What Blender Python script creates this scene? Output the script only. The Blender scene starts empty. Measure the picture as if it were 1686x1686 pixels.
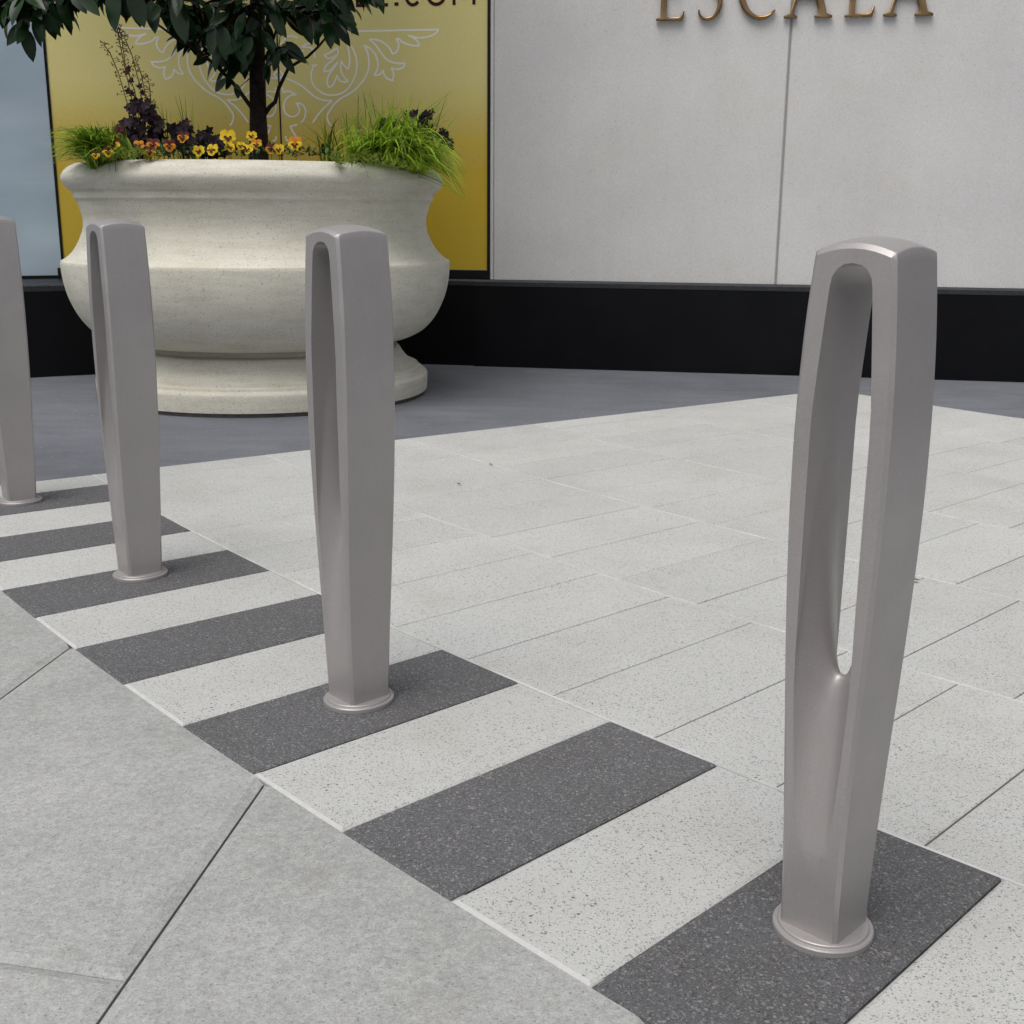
import bpy, bmesh, math, random
from mathutils import Vector, Matrix
from mathutils.geometry import tessellate_polygon
random.seed(7)
sc = bpy.context.scene
col = sc.collection
R = math.radians

# ------------------------------------------------------------------ camera
F, PITCH, ROLL = 1961.6, 0.2482, -0.0070
cp, sp = math.cos(PITCH), math.sin(PITCH)
FW = Vector((0, cp, -sp)); rt0 = Vector((1, 0, 0)); dn0 = Vector((0, -sp, -cp))
RT = rt0*math.cos(ROLL) + dn0*math.sin(ROLL); DN = dn0*math.cos(ROLL) - rt0*math.sin(ROLL)
O = Vector((0, 0, 1.0))
cam = bpy.data.cameras.new('camera'); co = bpy.data.objects.new('camera', cam); col.objects.link(co)
UP = -DN
co.matrix_world = Matrix(((RT.x, UP.x, -FW.x, O.x), (RT.y, UP.y, -FW.y, O.y), (RT.z, UP.z, -FW.z, O.z), (0, 0, 0, 1)))
cam.sensor_width = 36; cam.lens = 36*F/1686; cam.clip_start = .05; cam.clip_end = 500
sc.camera = co

def ray(px, py): return FW + RT*((px-843)/F) + DN*((py-843)/F)
def onpl(px, py, P, n):
    d = ray(px, py); return O + d*((P-O).dot(n)/d.dot(n))
def gnd(px, py, z=0.0):
    d = ray(px, py); return O + d*((z-1)/d.z)

# ------------------------------------------------------------------ helpers
def tag(o, label=None, cat=None, group=None, kind=None):
    if label: o['label'] = label
    if cat: o['category'] = cat
    if group: o['group'] = group
    if kind: o['kind'] = kind
    return o

def empty(name, loc=(0, 0, 0), rz=0.0):
    o = bpy.data.objects.new(name, None); col.objects.link(o)
    o.location = loc; o.rotation_euler = (0, 0, rz); o.empty_display_size = .05
    return o

def smooth_by_angle(me, ang):
    bm = bmesh.new(); bm.from_mesh(me)
    for f in bm.faces: f.smooth = True
    for e in bm.edges:
        e.smooth = not (len(e.link_faces) == 2 and e.calc_face_angle(0) > ang)
    bm.to_mesh(me); bm.free()

def mk(name, verts, faces, mats, parent=None, smooth=None, midx=None, tint=None):
    me = bpy.data.meshes.new(name); me.from_pydata([tuple(v) for v in verts], [], faces)
    if not isinstance(mats, (list, tuple)): mats = [mats]
    for m in mats: me.materials.append(m)
    if midx:
        for p, i in zip(me.polygons, midx): p.material_index = i
    if tint:
        a = me.attributes.new('tint', 'FLOAT', 'FACE')
        a.data.foreach_set('value', tint)
    me.validate(); me.update()
    if smooth is not None: smooth_by_angle(me, smooth)
    o = bpy.data.objects.new(name, me); col.objects.link(o)
    if parent: o.parent = parent
    return o

class MB:
    def __init__(s): s.v = []; s.f = []; s.m = []; s.t = []
    def add(s, vs, fs, m=0, t=0.0):
        b = len(s.v); s.v += [Vector(v) for v in vs]
        s.f += [[i+b for i in f] for f in fs]; s.m += [m]*len(fs); s.t += [t]*len(fs)
    def prism(s, poly, z0, z1, m=0, t=0.0, bottom=False):
        n = len(poly)
        vs = [(p[0], p[1], z0) for p in poly] + [(p[0], p[1], z1) for p in poly]
        fs = [[i, (i+1) % n, n+(i+1) % n, n+i] for i in range(n)] + [list(range(n, 2*n))]
        if bottom: fs.append(list(range(n))[::-1])
        s.add(vs, fs, m, t)
    def tile(s, poly, z0, z1, ch, drop, m=0, t=0.0, pale=None):
        """slab with a chamfered upper edge; poly is counter-clockwise"""
        n = len(poly); inner = inset(poly, ch)
        vs = [(p[0], p[1], z0) for p in poly] + [(p[0], p[1], z1-drop) for p in poly] + [(p[0], p[1], z1) for p in inner]
        fs = []
        for r in (0, n):
            fs += [[r+i, r+(i+1) % n, r+n+(i+1) % n, r+n+i] for i in range(n)]
        fs.append(list(range(2*n, 3*n)))
        k0 = len(s.m); s.add(vs, fs, m, t)
        if pale:
            for i in range(n):
                if pale(poly[i]) and pale(poly[(i+1) % n]): s.m[k0+n+i] = 2
    def tube(s, pts, rad, n=8, m=0, cap=True):
        pts = [Vector(p) for p in pts]; b = len(s.v); rings = []
        for i, p in enumerate(pts):
            d = (pts[min(i+1, len(pts)-1)] - pts[max(i-1, 0)]).normalized()
            a = d.cross(Vector((0.13, .9, .31)))
            if a.length < .05: a = d.cross(Vector((1, 0, 0)))
            a.normalize(); c = d.cross(a)
            r = rad[i] if isinstance(rad, (list, tuple)) else rad
            rings.append([p + (a*math.cos(2*math.pi*k/n) + c*math.sin(2*math.pi*k/n))*r for k in range(n)])
        vs = [v for rg in rings for v in rg]; fs = []
        for i in range(len(pts)-1):
            for k in range(n):
                fs.append([i*n+k, i*n+(k+1) % n, (i+1)*n+(k+1) % n, (i+1)*n+k])
        if cap: fs += [list(range(n))[::-1], list(range((len(pts)-1)*n, len(pts)*n))]
        s.add(vs, fs, m)
    def build(s, name, mats, parent=None, smooth=None, tint=False):
        return mk(name, s.v, s.f, mats, parent, smooth, s.m, s.t if tint else None)

def inset(poly, d):
    n = len(poly); out = []
    for i in range(n):
        p0, p1, p2 = Vector(poly[i-1][:2]), Vector(poly[i][:2]), Vector(poly[(i+1) % n][:2])
        e0 = (p1-p0).normalized(); e1 = (p2-p1).normalized()
        n0 = Vector((-e0.y, e0.x)); n1 = Vector((-e1.y, e1.x))
        b = n0+n1; k = max(.35, b.dot(n0))
        out.append(p1 + b*(d/k) if b.length > 1e-6 else p1 + n0*d)
    return [(p.x, p.y) for p in out]

def ccw(poly):
    a = sum(poly[i-1][0]*poly[i][1]-poly[i][0]*poly[i-1][1] for i in range(len(poly)))
    return poly if a > 0 else poly[::-1]

# ------------------------------------------------------------------ materials
class N:
    def __init__(s, name, rough=.6, spec=.5, metal=0.0):
        s.m = bpy.data.materials.new(name); s.m.use_nodes = True
        s.t = s.m.node_tree; s.b = s.t.nodes['Principled BSDF']
        s.b.inputs['Roughness'].default_value = rough
        s.b.inputs['Specular IOR Level'].default_value = spec
        s.b.inputs['Metallic'].default_value = metal
        s._c = None
    def n(s, typ, **kw):
        nd = s.t.nodes.new(typ)
        for k, v in kw.items():
            if k in nd.inputs: nd.inputs[k].default_value = v
            else: setattr(nd, k, v)
        return nd
    def l(s, a, b): s.t.links.new(a, b)
    def coord(s, kind='Object'):
        if not s._c: s._c = s.n('ShaderNodeTexCoord')
        return s._c.outputs[kind]
    def noise(s, scale, detail=3, rough=.55, vec=None):
        nd = s.n('ShaderNodeTexNoise', Scale=scale, Detail=detail, Roughness=rough)
        s.l(vec or s.coord(), nd.inputs['Vector']); return nd.outputs['Fac']
    def ramp(s, fac, stops):
        nd = s.n('ShaderNodeValToRGB'); e = nd.color_ramp.elements
        while len(e) < len(stops): e.new(.5)
        for el, (p, c) in zip(e, stops):
            el.position = p; el.color = (c[0], c[1], c[2], 1) if isinstance(c, (tuple, list)) else (c, c, c, 1)
        s.l(fac, nd.inputs['Fac']); return nd.outputs['Color']
    def mix(s, fac, a, b, blend='MIX'):
        nd = s.n('ShaderNodeMix', data_type='RGBA', blend_type=blend)
        for i, v in ((0, fac), (6, a), (7, b)):
            if isinstance(v, bpy.types.NodeSocket): s.l(v, nd.inputs[i])
            else: nd.inputs[i].default_value = v if i == 0 else (v[0], v[1], v[2], 1)
        return nd.outputs[2]
    def math(s, op, a, b=0.0, clamp=False):
        nd = s.n('ShaderNodeMath', operation=op, use_clamp=clamp)
        for i, v in ((0, a), (1, b)):
            if isinstance(v, bpy.types.NodeSocket): s.l(v, nd.inputs[i])
            else: nd.inputs[i].default_value = v
        return nd.outputs[0]
    def speck(s, scale, prob, size=.45, vec=None):
        """1 inside scattered irregular grains"""
        w = s.n('ShaderNodeTexNoise', Scale=scale*1.7, Detail=1)
        s.l(vec or s.coord(), w.inputs['Vector'])
        vm = s.n('ShaderNodeVectorMath', operation='MULTIPLY_ADD')
        s.l(w.outputs['Color'], vm.inputs[0]); k = .7/scale
        vm.inputs[1].default_value = (k, k, k); s.l(vec or s.coord(), vm.inputs[2])
        v = s.n('ShaderNodeTexVoronoi', Scale=scale); s.l(vm.outputs[0], v.inputs['Vector'])
        sep = s.n('ShaderNodeSeparateColor'); s.l(v.outputs['Color'], sep.inputs[0])
        a = s.math('LESS_THAN', sep.outputs[0], prob)
        sz = s.math('MULTIPLY', sep.outputs[1], size)
        b = s.math('LESS_THAN', v.outputs['Distance'], sz)
        return s.math('MULTIPLY', a, b)
    def color(s, c):
        if isinstance(c, bpy.types.NodeSocket): s.l(c, s.b.inputs['Base Color'])
        else: s.b.inputs['Base Color'].default_value = (c[0], c[1], c[2], 1)
        return s
    def bump(s, h, strength=.3, dist=.002):
        nd = s.n('ShaderNodeBump', Strength=strength, Distance=dist)
        s.l(h, nd.inputs['Height']); s.l(nd.outputs['Normal'], s.b.inputs['Normal']); return s
    def tint(s):
        nd = s.n('ShaderNodeAttribute', attribute_name='tint'); return nd.outputs['Fac']

def granite(name, base, dark, prob, light=None, tintk=.045, rough=.75, grain=(.80, 1.0, 1.13)):
    n = N(name, rough, .3)
    big = n.ramp(n.noise(1.3, 5), [(.3, [c*.95 for c in base]), (.7, [c*1.04 for c in base])])
    fine = n.ramp(n.noise(460, 2, .75), [(.3, grain[0]*.95), (.5, grain[1]), (.7, grain[2]*1.04)])
    c = n.mix(1.0, big, fine, 'MULTIPLY')
    mid = n.ramp(n.noise(150, 3, .8), [(.32, .38+grain[0]*.62), (.5, 1.0), (.68, .4+grain[2]*.6)])
    c = n.mix(1.0, c, mid, 'MULTIPLY')
    dirt = n.ramp(n.noise(3.1, 7, .72), [(.46, (1, 1, 1)), (.64, (.94, .93, .905)), (.82, (.85, .835, .79))])
    c = n.mix(1.0, c, dirt, 'MULTIPLY')
    c = n.mix(n.math('MULTIPLY', n.speck(340, prob*1.15, .66), .62), c, dark)
    dens = n.ramp(n.noise(5, 3), [(.4, .25), (.65, 1.0)])
    c = n.mix(n.math('MULTIPLY', n.speck(185, prob*.50, .5), n.math('MULTIPLY', dens, .92)), c, dark)
    if light:
        c = n.mix(n.math('MULTIPLY', n.speck(300, .42, .75), .5), c, light)
        c = n.mix(n.math('MULTIPLY', n.speck(175, .16, .55), .75), c, light)
    t = n.math('MULTIPLY_ADD', n.tint(), tintk)
    t.node.inputs[2].default_value = 1.0
    c = n.mix(1.0, c, t, 'MULTIPLY')
    n.color(c); n.bump(n.noise(500, 2), .25, .0015)
    return n.m

M = {}
M['light_granite'] = granite('light_granite', (.475, .482, .472), (.085, .085, .11), .27, None, .04)
M['dark_granite'] = granite('dark_granite', (.098, .098, .104), (.028, .028, .031), .30, (.25, .247, .243), .08, .75, (.6, 1.0, 1.45))
n = N('pale_arris', .8, .3); n.color(n.ramp(n.noise(38, 5, .7), [(.45, (.47, .475, .47)), (.75, (.56, .56, .57))])); M['pale_arris'] = n.m

n = N('pale_grout', .9, .2)
n.color(n.mix(n.ramp(n.noise(3.2, 6, .7), [(.40, 0.0), (.62, 1.0)]), (.43, .435, .43), (.60, .60, .605))); M['pale_grout'] = n.m
n = N('dark_grout', .9, .2)
n.color(n.mix(n.ramp(n.noise(2.4, 4, .7), [(.36, 0.0), (.56, 1.0)]), (.34, .34, .335), (.06, .06, .06))); M['dark_grout'] = n.m

n = N('concrete', .85, .25)
c = n.ramp(n.noise(1.9, 7, .68), [(.3, (.29, .297, .288)), (.52, (.355, .362, .355)), (.72, (.41, .415, .412))])
c = n.mix(1.0, c, n.ramp(n.noise(300, 3, .8), [(.3, .72), (.5, 1.0), (.72, 1.22)]), 'MULTIPLY')
c = n.mix(1.0, c, n.ramp(n.noise(90, 3, .7), [(.3, .83), (.7, 1.15)]), 'MULTIPLY')
c = n.mix(1.0, c, n.ramp(n.noise(14, 6, .75), [(.3, (.93, .93, .93)), (.5, (1, 1, 1)), (.7, (1.05, 1.05, 1.045))]), 'MULTIPLY')
c = n.mix(n.math('MULTIPLY', n.speck(230, .16, .55), .45), c, (.12, .12, .12))
c = n.mix(1.0, c, n.ramp(n.noise(5, 5, .75), [(.58, (1, 1, 1)), (.78, (.87, .855, .82))]), 'MULTIPLY')
n.color(c); n.bump(n.noise(260, 4, .7), .45, .002); M['concrete'] = n.m

n = N('joint_dirt', .95, .1); n.color(n.mix(n.noise(30, 3), (.07, .062, .055), (.17, .155, .14))); M['joint_dirt'] = n.m

n = N('asphalt', .8, .3)
c = n.ramp(n.noise(1.1, 5, .6), [(.3, (.118, .127, .146)), (.7, (.158, .168, .190))])
mp = n.n('ShaderNodeMapping'); mp.inputs['Scale'].default_value = (1.2, 5, 1); n.l(n.coord(), mp.inputs['Vector'])
c = n.mix(1.0, c, n.ramp(n.noise(1.6, 5, .7, mp.outputs[0]), [(.35, .92), (.65, 1.1)]), 'MULTIPLY')
c = n.mix(1.0, c, n.ramp(n.noise(240, 2, .7), [(.3, .78), (.7, 1.22)]), 'MULTIPLY')
st = n.ramp(n.noise(.8, 7, .75), [(.52, (1, 1, 1)), (.6, (.88, .875, .87)), (.68, (1, 1, 1)), (.8, (1.1, 1.1, 1.1))])
c = n.mix(1.0, c, st, 'MULTIPLY')
c = n.mix(n.math('MULTIPLY', n.speck(60, .06, .3), .6), c, (.36, .36, .36))
n.color(c); n.bump(n.noise(300, 3, .7), .5, .003); M['asphalt'] = n.m

n = N('cast_stone', .85, .25)
c = n.ramp(n.noise(2.4, 5, .6), [(.3, (.63, .61, .525)), (.7, (.73, .71, .62))])
c = n.mix(1.0, c, n.ramp(n.noise(170, 3, .8), [(.3, .82), (.5, 1.0), (.7, 1.12)]), 'MULTIPLY')
mp = n.n('ShaderNodeMapping'); mp.inputs['Scale'].default_value = (2, 2, 14); n.l(n.coord(), mp.inputs['Vector'])
c = n.mix(1.0, c, n.ramp(n.noise(2.5, 5, .7, mp.outputs[0]), [(.36, (.90, .895, .87)), (.56, (1, 1, 1))]), 'MULTIPLY')
c = n.mix(n.math('MULTIPLY', n.speck(70, .12, .35), .5), c, (.26, .25, .20))
c = n.mix(1.0, c, n.ramp(n.noise(7, 6, .75), [(.5, (1, 1, 1)), (.68, (.965, .96, .94)), (.85, (.90, .89, .86))]), 'MULTIPLY')
md = n.n('ShaderNodeMapping'); md.inputs['Scale'].default_value = (9, 9, .8); n.l(n.coord(), md.inputs['Vector'])
c = n.mix(1.0, c, n.ramp(n.noise(1.5, 5, .7, md.outputs[0]), [(.55, (1, 1, 1)), (.8, (.955, .95, .93))]), 'MULTIPLY')
c = n.mix(n.math('MULTIPLY', n.speck(120, .2, .45), .55), c, (.30, .29, .24))
n.color(c); n.bump(n.noise(120, 5, .8), .8, .006); M['cast_stone'] = n.m

n = N('facade_stone', .8, .3)
c = n.ramp(n.noise(1.3, 4, .55), [(.3, (.57, .567, .568)), (.7, (.64, .636, .63))])
c = n.mix(1.0, c, n.ramp(n.noise(130, 4, .8), [(.3, .84), (.5, 1.0), (.7, 1.14)]), 'MULTIPLY')
mv = n.n('ShaderNodeMapping'); mv.inputs['Scale'].default_value = (5, 5, .5); n.l(n.coord(), mv.inputs['Vector'])
c = n.mix(1.0, c, n.ramp(n.noise(1.4, 6, .7, mv.outputs[0]), [(.42, (1, 1, 1)), (.7, (.975, .972, .965))]), 'MULTIPLY')
c = n.mix(n.math('MULTIPLY', n.speck(90, .10, .4), .4), c, (.30, .29, .28))
c = n.mix(1.0, c, n.ramp(n.noise(1.6, 7, .75), [(.45, (1, 1, 1)), (.75, (.955, .935, .90))]), 'MULTIPLY')
n.color(c); n.bump(n.noise(200, 3, .7), .3, .002); M['facade_stone'] = n.m

n = N('black_granite', .4, .14)
c = n.ramp(n.noise(2.2, 4), [(.3, (.0028, .003, .0042)), (.7, (.0058, .0062, .0078))])
c = n.mix(n.math('MULTIPLY', n.speck(110, .12, .5), .4), c, (.014, .014, .017))
n.color(c); M['black_granite'] = n.m
n = N('coping_granite', .5, .4)
n.color(n.ramp(n.noise(40, 3), [(.3, (.016, .018, .022)), (.7, (.03, .033, .037))])); M['coping_granite'] = n.m
n = N('black_frame', .4, .3); n.color((.006, .006, .007)); M['black_frame'] = n.m
n = N('sealant', .9, .2); n.color((.30, .29, .275)); M['sealant'] = n.m

n = N('bollard_paint', .36, .5, .4)
c = n.ramp(n.noise(3.5, 3), [(.3, (.365, .345, .343)), (.7, (.40, .38, .377))])
c = n.mix(1.0, c, n.ramp(n.noise(600, 2), [(.3, .93), (.7, 1.07)]), 'MULTIPLY')
n.color(c)
mz = n.n('ShaderNodeMapping'); mz.inputs['Scale'].default_value = (90, 90, 3); n.l(n.coord(), mz.inputs['Vector'])
c = n.mix(1.0, c, n.ramp(n.noise(3, 4, .6, mz.outputs[0]), [(.3, .982), (.7, 1.016)]), 'MULTIPLY')
c = n.mix(1.0, c, n.ramp(n.noise(9, 7, .8), [(.55, (1, 1, 1)), (.75, (.93, .92, .90))]), 'MULTIPLY')
c = n.mix(n.math('MULTIPLY', n.speck(180, .05, .3), .5), c, (.5, .49, .48))
n.color(c)
n.l(n.ramp(n.noise(14, 4), [(.3, .32), (.7, .48)]), n.b.inputs['Roughness'])
n.bump(n.noise(700, 2), .12, .0006); M['bollard_paint'] = n.m

n = N('brass', .18, .5, 1.0)
n.color(n.ramp(n.noise(9, 3), [(.3, (.20, .125, .06)), (.7, (.36, .235, .12))])); M['brass'] = n.m

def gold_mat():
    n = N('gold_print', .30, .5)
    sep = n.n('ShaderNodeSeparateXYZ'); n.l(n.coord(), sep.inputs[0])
    z = n.math('MULTIPLY_ADD', sep.outputs[2], 1/1.6); z.node.inputs[2].default_value = -.6/1.6   # amber foot paling to gold above: sky reflection put into the print colour
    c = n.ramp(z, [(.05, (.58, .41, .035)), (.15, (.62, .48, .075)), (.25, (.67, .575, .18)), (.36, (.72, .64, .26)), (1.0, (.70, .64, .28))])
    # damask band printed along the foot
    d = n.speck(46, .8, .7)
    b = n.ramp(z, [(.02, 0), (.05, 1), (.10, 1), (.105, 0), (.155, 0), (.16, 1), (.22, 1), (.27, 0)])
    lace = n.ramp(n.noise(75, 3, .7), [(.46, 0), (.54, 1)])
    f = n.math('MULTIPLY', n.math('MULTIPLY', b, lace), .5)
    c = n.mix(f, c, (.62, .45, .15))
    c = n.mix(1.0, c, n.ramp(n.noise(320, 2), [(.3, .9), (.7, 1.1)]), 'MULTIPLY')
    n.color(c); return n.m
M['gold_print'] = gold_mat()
n = N('white_line', .45, .4); n.color((.84, .83, .78)); M['white_line'] = n.m
n = N('maroon_print', .5, .15); n.color((.055, .008, .008)); M['maroon_print'] = n.m

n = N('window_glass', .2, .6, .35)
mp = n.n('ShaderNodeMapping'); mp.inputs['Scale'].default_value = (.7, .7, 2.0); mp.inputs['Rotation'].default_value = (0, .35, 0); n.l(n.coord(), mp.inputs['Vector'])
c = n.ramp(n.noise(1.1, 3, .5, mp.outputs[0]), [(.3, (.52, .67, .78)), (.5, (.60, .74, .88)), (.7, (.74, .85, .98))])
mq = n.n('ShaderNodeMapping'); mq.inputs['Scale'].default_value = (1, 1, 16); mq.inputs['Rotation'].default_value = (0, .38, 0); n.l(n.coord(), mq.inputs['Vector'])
c = n.mix(n.math('MULTIPLY', n.ramp(n.noise(3, 4, .7, mq.outputs[0]), [(.58, 0), (.70, 1)]), .35), c, (.75, .80, .84))  # pale slanted reflection streaks painted into the blue glass colour
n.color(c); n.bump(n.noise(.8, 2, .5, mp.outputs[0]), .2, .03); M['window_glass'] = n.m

n = N('bark', .9, .2)
n.color(n.ramp(n.noise(24, 5, .7), [(.3, (.012, .009, .007)), (.7, (.045, .033, .025))])); n.bump(n.noise(60, 4), .6, .006); M['bark'] = n.m

def leaf_mat(name, a, b, rough=.4, spec=.5, back=None, trans=0.0):
    n = N(name, rough, spec)
    c = n.ramp(n.noise(7, 3), [(.3, a), (.7, b)])
    if back:
        g = n.n('ShaderNodeNewGeometry'); c = n.mix(g.outputs['Backfacing'], c, back)
    n.color(c)
    if trans:
        tr = n.n('ShaderNodeBsdfTranslucent'); n.l(c, tr.inputs['Color'])
        ms = n.n('ShaderNodeMixShader'); ms.inputs[0].default_value = trans
        n.l(n.b.outputs[0], ms.inputs[1]); n.l(tr.outputs[0], ms.inputs[2])
        n.l(ms.outputs[0], n.t.nodes['Material Output'].inputs['Surface'])
    return n.m
M['magnolia_leaf'] = leaf_mat('magnolia_leaf', (.005, .018, .006), (.016, .042, .013), .20, .26, (.030, .014, .005))
M['grass_blade'] = leaf_mat('grass_blade', (.19, .33, .02), (.44, .60, .055), .5, .3, None, .35)
M['grass_deep'] = leaf_mat('grass_deep', (.05, .11, .014), (.19, .30, .035), .5, .3, None, .3)
M['purple_leaf'] = leaf_mat('purple_leaf', (.008, .004, .007), (.026, .012, .018), .6, .2)
M['stalk'] = leaf_mat('stalk', (.09, .045, .02), (.15, .085, .04), .7, .2)
M['sedum'] = leaf_mat('sedum', (.22, .30, .05), (.40, .47, .10), .5, .3, None, .2)
M['pansy_leaf'] = leaf_mat('pansy_leaf', (.03, .07, .02), (.08, .14, .03), .5, .3)
M['yellow_petal'] = leaf_mat('yellow_petal', (.62, .40, .015), (.80, .58, .03), .6, .2, None, .15)
M['orange_petal'] = leaf_mat('orange_petal', (.45, .13, .012), (.70, .32, .02), .6, .2, None, .15)
M['maroon_petal'] = leaf_mat('maroon_petal', (.045, .008, .008), (.10, .018, .012), .6, .2)
n = N('soil', .95, .1); n.color(n.ramp(n.noise(40, 4), [(.3, (.012, .009, .006)), (.7, (.05, .036, .024))])); n.bump(n.noise(60, 4), 1, .02); M['soil'] = n.m

# ------------------------------------------------------------------ curved paving layout
X0, Y0, TH, KAP = 0.1085, 1.3826, 2.3512, -0.0492
WD, WLT = .2776, .2811
PER = WD + WLT
BW = .6595                     # width of the striped band
def pt(s, off):
    a = TH + KAP*s
    return (X0 + (math.sin(a)-math.sin(TH))/KAP - math.sin(a)*off, Y0 - (math.cos(a)-math.cos(TH))/KAP + math.cos(a)*off)
def patch(s0, s1, o0, o1, n=None):
    n = n or max(1, int(abs(s1-s0)/.14+.5))
    A = [pt(s0+(s1-s0)*i/n, o0) for i in range(n+1)]
    B = [pt(s0+(s1-s0)*i/n, o1) for i in range(n+1)]
    return ccw(A + B[::-1])

CX, CY = X0-math.sin(TH)/KAP, Y0+math.cos(TH)/KAP
SEND, SSTART = 3.555, -2.6
rnd = random.Random(3)
# striped band: alternating dark and light slabs along the pavement edge
band = MB()
nn = -4
G = .0016
while nn*PER - WD < SEND:
    a, b = nn*PER-WD, nn*PER
    band.tile(patch(a+G, min(b, SEND)-G, -G, -BW+G, 3), -.03, .0, .0035, .0028, 1, rnd.uniform(-1, 1))
    a, b = nn*PER, min(nn*PER+WLT, SEND)
    if b-a > .02: band.tile(patch(a+G, b-G, -G, -BW+G, 3), -.03, .0, .0065, .0035, 0, rnd.uniform(-1, 1), lambda p: math.hypot(p[0]-CX, p[1]-CY) > 1/abs(KAP)-.004)
    nn += 1
tag(band.build('paving_band', [M['light_granite'], M['dark_granite'], M['pale_arris']], tint=True), kind='structure')

# plaza: rows of pale slabs laid on the same arcs
plz = MB(); grt = MB()
rows = [-BW, -1.368, -2.045, -2.75, -3.46, -4.17, -4.88]
phase = [.441, .323, .527, 1.06, 1.343, 1.637]
steps = [.2918, .303, .317, .329, .346, .386]
for ri in range(6):
    o0, o1 = rows[ri], rows[ri+1]
    step = steps[ri]; s = phase[ri] - step*14
    while s < SEND:
        a, b = max(s, SSTART), min(s+step, SEND)
        if b-a > .03:
            plz.tile(patch(a+.0017, b-.0017, o0-.0026, o1+.0026, 3), -.03, rnd.uniform(-.0006, .0004), .002, .0015, 0, rnd.uniform(-1, 1))
        s += step
tag(plz.build('plaza', [M['light_granite']], tint=True), kind='structure')
grt.prism(patch(SSTART, SEND, 0, -4.88, 44), -.05, -.006, 1)
for o in rows[:-1]:
    p = patch(SSTART, SEND, o+.0034, o-.0034, 44)
    grt.prism(p, -.0058, -.0008, 0)
o_ = grt.build('paving_joints', [M['pale_grout'], M['dark_grout']]); tag(o_, kind='structure')

# concrete sidewalk on the street side
def J1(y): return -.449 + (y-1.939)*.1225          # x of the main joint at depth y
sw = MB()
def arcpts(s0, s1, off=-.045, n=8): return [pt(s0+(s1-s0)*i/n, off) for i in range(n+1)]
def joint_line(s, off=-.045):
    p = Vector(pt(s, off)); d = Vector((-.1225, -1.0)).normalized(); return p, d
def slab(sA, sB, farA, farB, gapA=.0022, gapB=.0022, cut=None):
    pA, d = joint_line(sA); pB, _ = joint_line(sB)
    s0 = sA+gapA*1.4; s1 = sB-gapB*1.4
    arc = arcpts(s0, s1)
    q1 = Vector(arc[-1]) + d*farB; q0 = Vector(arc[0]) + d*farA
    return ccw(arc + [(q1.x, q1.y), (q0.x, q0.y)])
# joints meet the band edge every 0.91
js = [.841 + .912*k for k in range(-3, 4)]
# the slab left of the main joint is cut by a cross joint
pA, d = joint_line(js[3]); pB, _ = joint_line(js[4])
yc = lambda x: 1.399 + (x+.52)*(-.2111)
for k in range(len(js)-1):
    poly = slab(js[k], js[k+1], 2.2, 2.2)
    if k == 3:
        arc = arcpts(js[3]+.0031, js[4]-.0031)
        a0, a1 = Vector(arc[0]), Vector(arc[-1])
        def hit(a):
            t = 0
            for _ in range(60):
                p = a+d*t; t += (p.y-yc(p.x))*.9
            return a+d*t
        h0, h1 = hit(a0), hit(a1)
        up = Vector((0, .0006))
        sw.tile(ccw(arc + [tuple(h1+up), tuple(h0+up)]), -.05, -.004, .018, .0062, 0)
        q0, q1 = a0+d*2.2, a1+d*2.2
        sw.tile(ccw([tuple(h0-up), tuple(h1-up), tuple(q1), tuple(q0)]), -.05, -.004, .018, .0062, 0)
    else:
        sw.tile(poly, -.05, -.004, .018, .0062, 0)
sw.build('sidewalk', [M['concrete']])
tag(bpy.data.objects['sidewalk'], kind='structure')
jd = MB(); jd.prism(ccw(arcpts(js[0], js[-1], .001, 40) + [tuple(Vector(pt(js[-1], .0035))+d*2.2), tuple(Vector(pt(js[0], .0035))+d*2.2)]), -.06, -.0185)
tag(jd.build('sidewalk_joints', [M['joint_dirt']]), kind='structure')

g = MB(); g.add([(-150, -120, -.012), (150, -120, -.012), (150, 150, -.012), (-150, 150, -.012)], [[0, 1, 2, 3]])
# the driveway is one asphalt sheet with the paved area let into it
def ring_sheet():
    outer = []
    inner = [pt(js[-1], .0)] if False else None
    return None
gr = MB()
gr.add([(-200, -200, -.075), (200, -200, -.075), (200, 200, -.075), (-200, 200, -.075)], [[0, 1, 2, 3]])
tag(gr.build('ground', [M['asphalt']]), kind='structure')
dv = MB()
drv = [pt(SEND+.006, 14)] + [pt(SEND+.006, -.4*i) for i in range(0, 13)]
drv += [pt(SEND+.006-(SEND-SSTART)*i/30, -4.887) for i in range(0, 31)]
drv = drv + [(40, -2.5), (40, 40), (-40, 40)]
bm = bmesh.new(); vs = [bm.verts.new((p[0], p[1], -.010)) for p in ccw(drv)]; bm.faces.new(vs)
bmesh.ops.triangulate(bm, faces=bm.faces[:]); me = bpy.data.meshes.new('driveway'); bm.to_mesh(me); bm.free()
me.materials.append(M['asphalt']); o_ = bpy.data.objects.new('driveway', me); col.objects.link(o_); tag(o_, kind='structure')

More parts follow.
